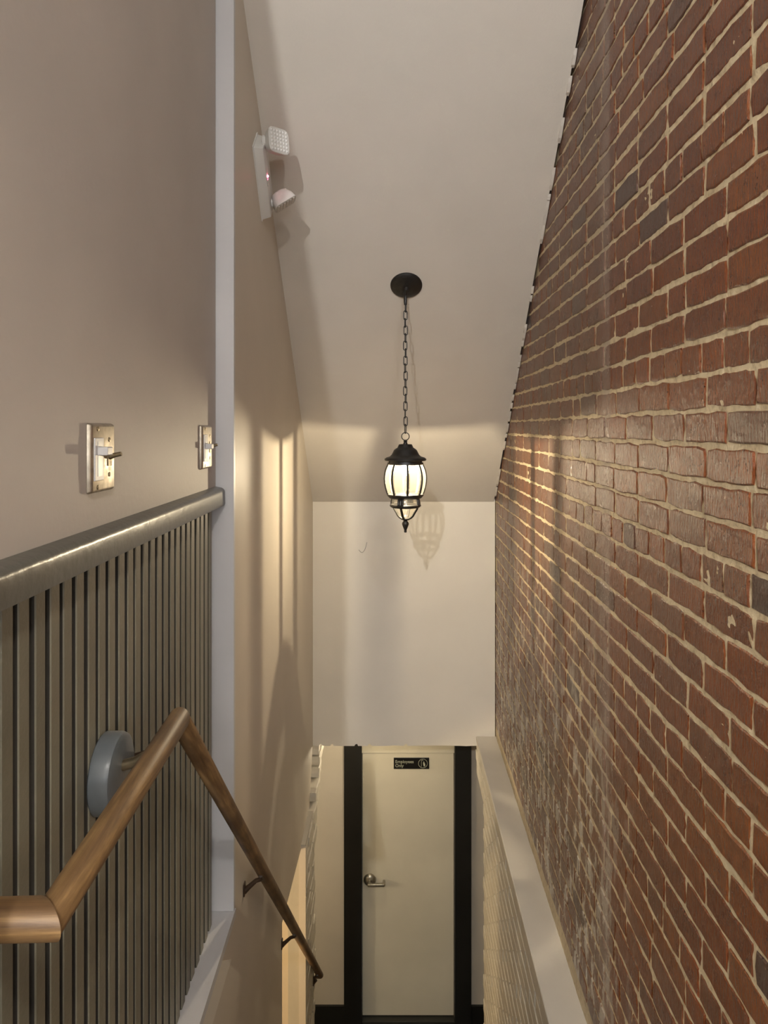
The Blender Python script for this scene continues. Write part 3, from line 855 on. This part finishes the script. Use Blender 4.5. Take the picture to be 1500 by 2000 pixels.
rail('sloping_rail', P2, P3, RR, (u1 + u2), (u2 + u3))
rail('rail_end', P3, P4, .0195, (u2 + u3), None)
# round wall rosette with peg behind the level rail
dr = 1.36
MR = Matrix.Translation((XP(dr) + .001, dr, -0.632)) @ Matrix.Rotation(ANG, 4, 'Z') @ Matrix.Rotation(math.pi / 2, 4, 'Y')
hp(latheo('wall_rosette', [(.070, 0), (.072, .002), (.072, .028), (.069, .035), (.062, .038), (.0, .039)], M_ROSE, None, 48, MR))
bm = bmesh.new(); tube(bm, [(XP(dr) + .03, dr, -0.620), (XP(dr) + .062, dr, -.612), (RX(dr) - .015, dr, -.592)], .010, 12)
hp(finish('rosette_peg', bm, M_BRASS, smooth=True))
def bracket(d, zr, xw, under=.0):
    """iron bracket: wall foot, arm rising to the rail and saddle plate beneath it"""
    b = empty('bracket', (xw, d, zr)); b.parent = hr; b.matrix_parent_inverse = Matrix.Translation(-Vector(hr.location))
    xr = RX(d); zb = zr - RR * 1.25
    inv = Matrix.Translation(-Vector((xw, d, zr)))
    bm = bmesh.new()
    box(bm, (xw, d - .013, zb - .062), (xw + .005, d + .013, zb - .018), .003, 1)
    a = finish('bracket_foot', bm, M_BROWNIRON, b); a.matrix_parent_inverse = inv
    bm = bmesh.new()
    tube(bm, [(xw + .002, d, zb - .046), (xw + .016, d, zb - .034), (xr - .018, d, zb - .012), (xr - .004, d, zb - .008), (xr + .002, d, zb + .006)], [.011, .0085, .0072, .0075, .008], 10)
    a = finish('bracket_arm', bm, M_BROWNIRON, b, True); a.matrix_parent_inverse = inv
    bm = bmesh.new(); t = u2 * .026; c = Vector((xr, d, zr - RR * 1.36))
    tube(bm, [c - t, c + t], .006, 8)
    a = finish('bracket_saddle', bm, M_BROWNIRON, b, True); a.matrix_parent_inverse = inv
def rail_z(d): return P2.z + (P3.z - P2.z) * (d - P2.y) / (P3.y - P2.y)
bracket(2.44, rail_z(2.44), XL(2.44))
bracket(3.32, rail_z(3.32), XL(3.32))
bracket(4.42, rail_z(4.42), PX)
bm = bmesh.new()
tube(bm, [(XP(1.46) + .002, 1.46, -.655), (XP(1.46) + .05, 1.46, -.640), (RX(1.46) - .006, 1.46, -.612), (RX(1.46), 1.46, -.598)], .0075, 10)
hp(finish('corner_bracket', bm, M_BROWNIRON, smooth=True))

# ================================================================== EMERGENCY LIGHT
em = empty('emergency_light', (XL(2.73), 2.73, 0.93))
tag(em, 'white two-headed emergency light tilted along the ceiling slope', 'emergency light')
ax = Vector((-.0161 * .69, .69, -.72)).normalized()          # long axis, down the slope
nx = Vector((1, .0161, 0)).normalized()
sd = ax.cross(nx).normalized()
if sd.z < 0: sd = -sd
ME = Matrix((ax, sd, nx)).transposed().to_4x4()
c0 = Vector((XL(2.597), 2.597, 0.983)) + ax * .14 + sd * .058
em.matrix_world = Matrix.Translation(c0) @ ME                # local x: long axis, y: short axis, z: out of wall
bm = bmesh.new()
lo = [(-.14, -.058, 0), (.14, -.058, 0), (.14, .058, 0), (-.14, .058, 0)]
hi = [(-.132, -.050, .036), (.132, -.050, .036), (.132, .050, .036), (-.132, .050, .036)]
a = [bm.verts.new(v) for v in lo]; b = [bm.verts.new(v) for v in hi]
bm.faces.new(a); bm.faces.new(b)
for i in range(4): bm.faces.new((a[i], a[(i + 1) % 4], b[(i + 1) % 4], b[i]))
bmesh.ops.bevel(bm, geom=bm.edges[:], offset=.004, segments=2, affect='EDGES', profile=.5)
finish('housing', bm, M_WHITEPL, em, True)
bm = bmesh.new(); box(bm, (-.143, -.061, -.002), (.143, .061, .004)); finish('back_plate', bm, M_WHITEPL, em)
bm = bmesh.new(); bmesh.ops.create_uvsphere(bm, u_segments=12, v_segments=8, radius=.0042)
finish('status_led', bm, M_LED, em, True, (-.022, -.034, .037))
boxo('test_button', (-.012, -.045, .0355), (.010, -.026, .0385), M_WHITEPL, em, .001)
boxo('button_gap', (-.0135, -.0465, .0352), (.0115, -.0245, .0364), M_SILL, em)
def head(center, look, roll):
    h = empty('lamp_head'); h.parent = em
    z = Vector(look).normalized(); up = Vector((0, 0, 1)); x = up.cross(z).normalized() if abs(z.z) < .98 else Vector((1, 0, 0)); y = z.cross(x)
    MW = Matrix.Translation(center) @ Matrix((x, y, z)).transposed().to_4x4() @ Matrix.Rotation(roll, 4, 'Z')
    h.matrix_parent_inverse = (Matrix.Translation(c0) @ ME).inverted(); h.matrix_basis = MW
    bm = bmesh.new()
    rings = []
    for zz, s, ex in ((-.046, .020, 2.2), (-.040, .032, 2.4), (-.020, .042, 3.2), (.0, .0455, 4.5), (.006, .0460, 5), (.008, .0440, 5)):
        ring = []
        for k in range(28):
            t = 2 * math.pi * k / 28; c_, s_ = math.cos(t), math.sin(t)
            rr = s / ((abs(c_) ** ex + abs(s_) ** ex) ** (1 / ex))
            ring.append(bm.verts.new((rr * c_, rr * s_, zz)))
        rings.append(ring)
    for a_, b_ in zip(rings, rings[1:]):
        for k in range(28): bm.faces.new((a_[k], a_[(k + 1) % 28], b_[(k + 1) % 28], b_[k]))
    bm.faces.new(rings[0]); bm.faces.new(rings[-1])
    finish('head_shell', bm, M_WHITEPL, h, True)
    bm = bmesh.new()
    for i in range(6):
        for j in range(6):
            x0, y0 = -.039 + i * .013, -.039 + j * .013
            p = [bm.verts.new(v) for v in ((x0 + .001, y0 + .001, .0082), (x0 + .012, y0 + .001, .0082), (x0 + .012, y0 + .012, .0082), (x0 + .001, y0 + .012, .0082))]
            t = bm.verts.new((x0 + .0065, y0 + .0065, .0125))
            for q in range(4): bm.faces.new((p[q], p[(q + 1) % 4], t))
    finish('prism_lens', bm, M_LENS, h)
    # swivel neck back to the housing
    ci = ME.inverted() @ (Vector(center) - c0)
    bm = bmesh.new(); zi = (ME.to_3x3().transposed() @ (-z)) * .03
    tube(bm, [(ci.x, ci.y, .03), (ci.x, ci.y, .040), tuple(ci + zi)], [.021, .018, .016], 14)
    finish('swivel_neck', bm, M_WHITEPL, em, True)
def at(pxx, pyy, X):
    d = -X * F / (CX - pxx); return Vector((X, d, (CY - pyy) * d / F))
head(at(543, 276, -.428), (0.74, -0.66, 0.05), 0.05)
head(at(556, 396, -.430), (0.55, 0.10, -0.83), 0.0)

# ================================================================== LIGHT SWITCHES
def switch(d, z, label, upper):
    s = empty('light_switch', (XP(d), d, z), (0, 0, ANG)); tag(s, label, 'light switch', group='two-gang light switches on the upper wall')
    # local: x out of the wall, y along the wall away from camera, z up
    bm = bmesh.new()
    a = [bm.verts.new((0, y, zz)) for y, zz in ((-.0575, -.063), (.0575, -.063), (.0575, .063), (-.0575, .063))]
    b = [bm.verts.new((.010, y, zz)) for y, zz in ((-.053, -.059), (.053, -.059), (.053, .059), (-.053, .059))]
    bm.faces.new(a); bm.faces.new(b)
    for i in range(4): bm.faces.new((a[i], a[(i + 1) % 4], b[(i + 1) % 4], b[i]))
    bmesh.ops.bevel(bm, geom=[e for e in bm.edges], offset=.0035, segments=3, affect='EDGES', profile=.5)
    finish('cover_plate', bm, M_PLATE, s, True)
    for y, zz in ((-.027, .052), (-.027, -.052), (.027, .032), (.027, -.032)):
        bm = bmesh.new(); lathe(bm, [(.0042, 0), (.0042, .0012), (.0, .0018)], 12, M=Matrix.Translation((.0098, y, zz)) @ Matrix.Rotation(math.pi / 2, 4, 'Y'))
        finish('screw', bm, M_BRASS, s, True)
    # white slide dimmer in the first gang
    f = finish_box = boxo('dimmer_frame', (.009, -.046, -.040), (.0125, -.006, .036), M_SWITCHW, s, .001)
    boxo('dimmer_slot', (.0122, -.034, -.032), (.0132, -.014, .030), M_WHITEPL, s)
    lvz = .012 if upper else .002
    boxo('dimmer_slider', (.012, -.036, lvz - .007), (.030, -.010, lvz + .008), M_SWITCHW, s, .002)
    # toggle in the second gang
    boxo('toggle_bezel', (.0095, .018, -.016), (.0115, .036, .016), M_BRASS, s, .0006)
    bm = bmesh.new()
    tube(bm, [(.010, .027, 0.0), (.020, .027, .0035), (.032, .027, .006)], [.0052, .0044, .0040], 10)
    finish('toggle_lever', bm, M_BRASS, s, True)
    return s
switch(1.345, -0.0535, 'worn metal switch plate nearer the camera, over the panelling', True)
switch(2.125, -0.0545, 'worn metal switch plate beside the pale corner board', False)
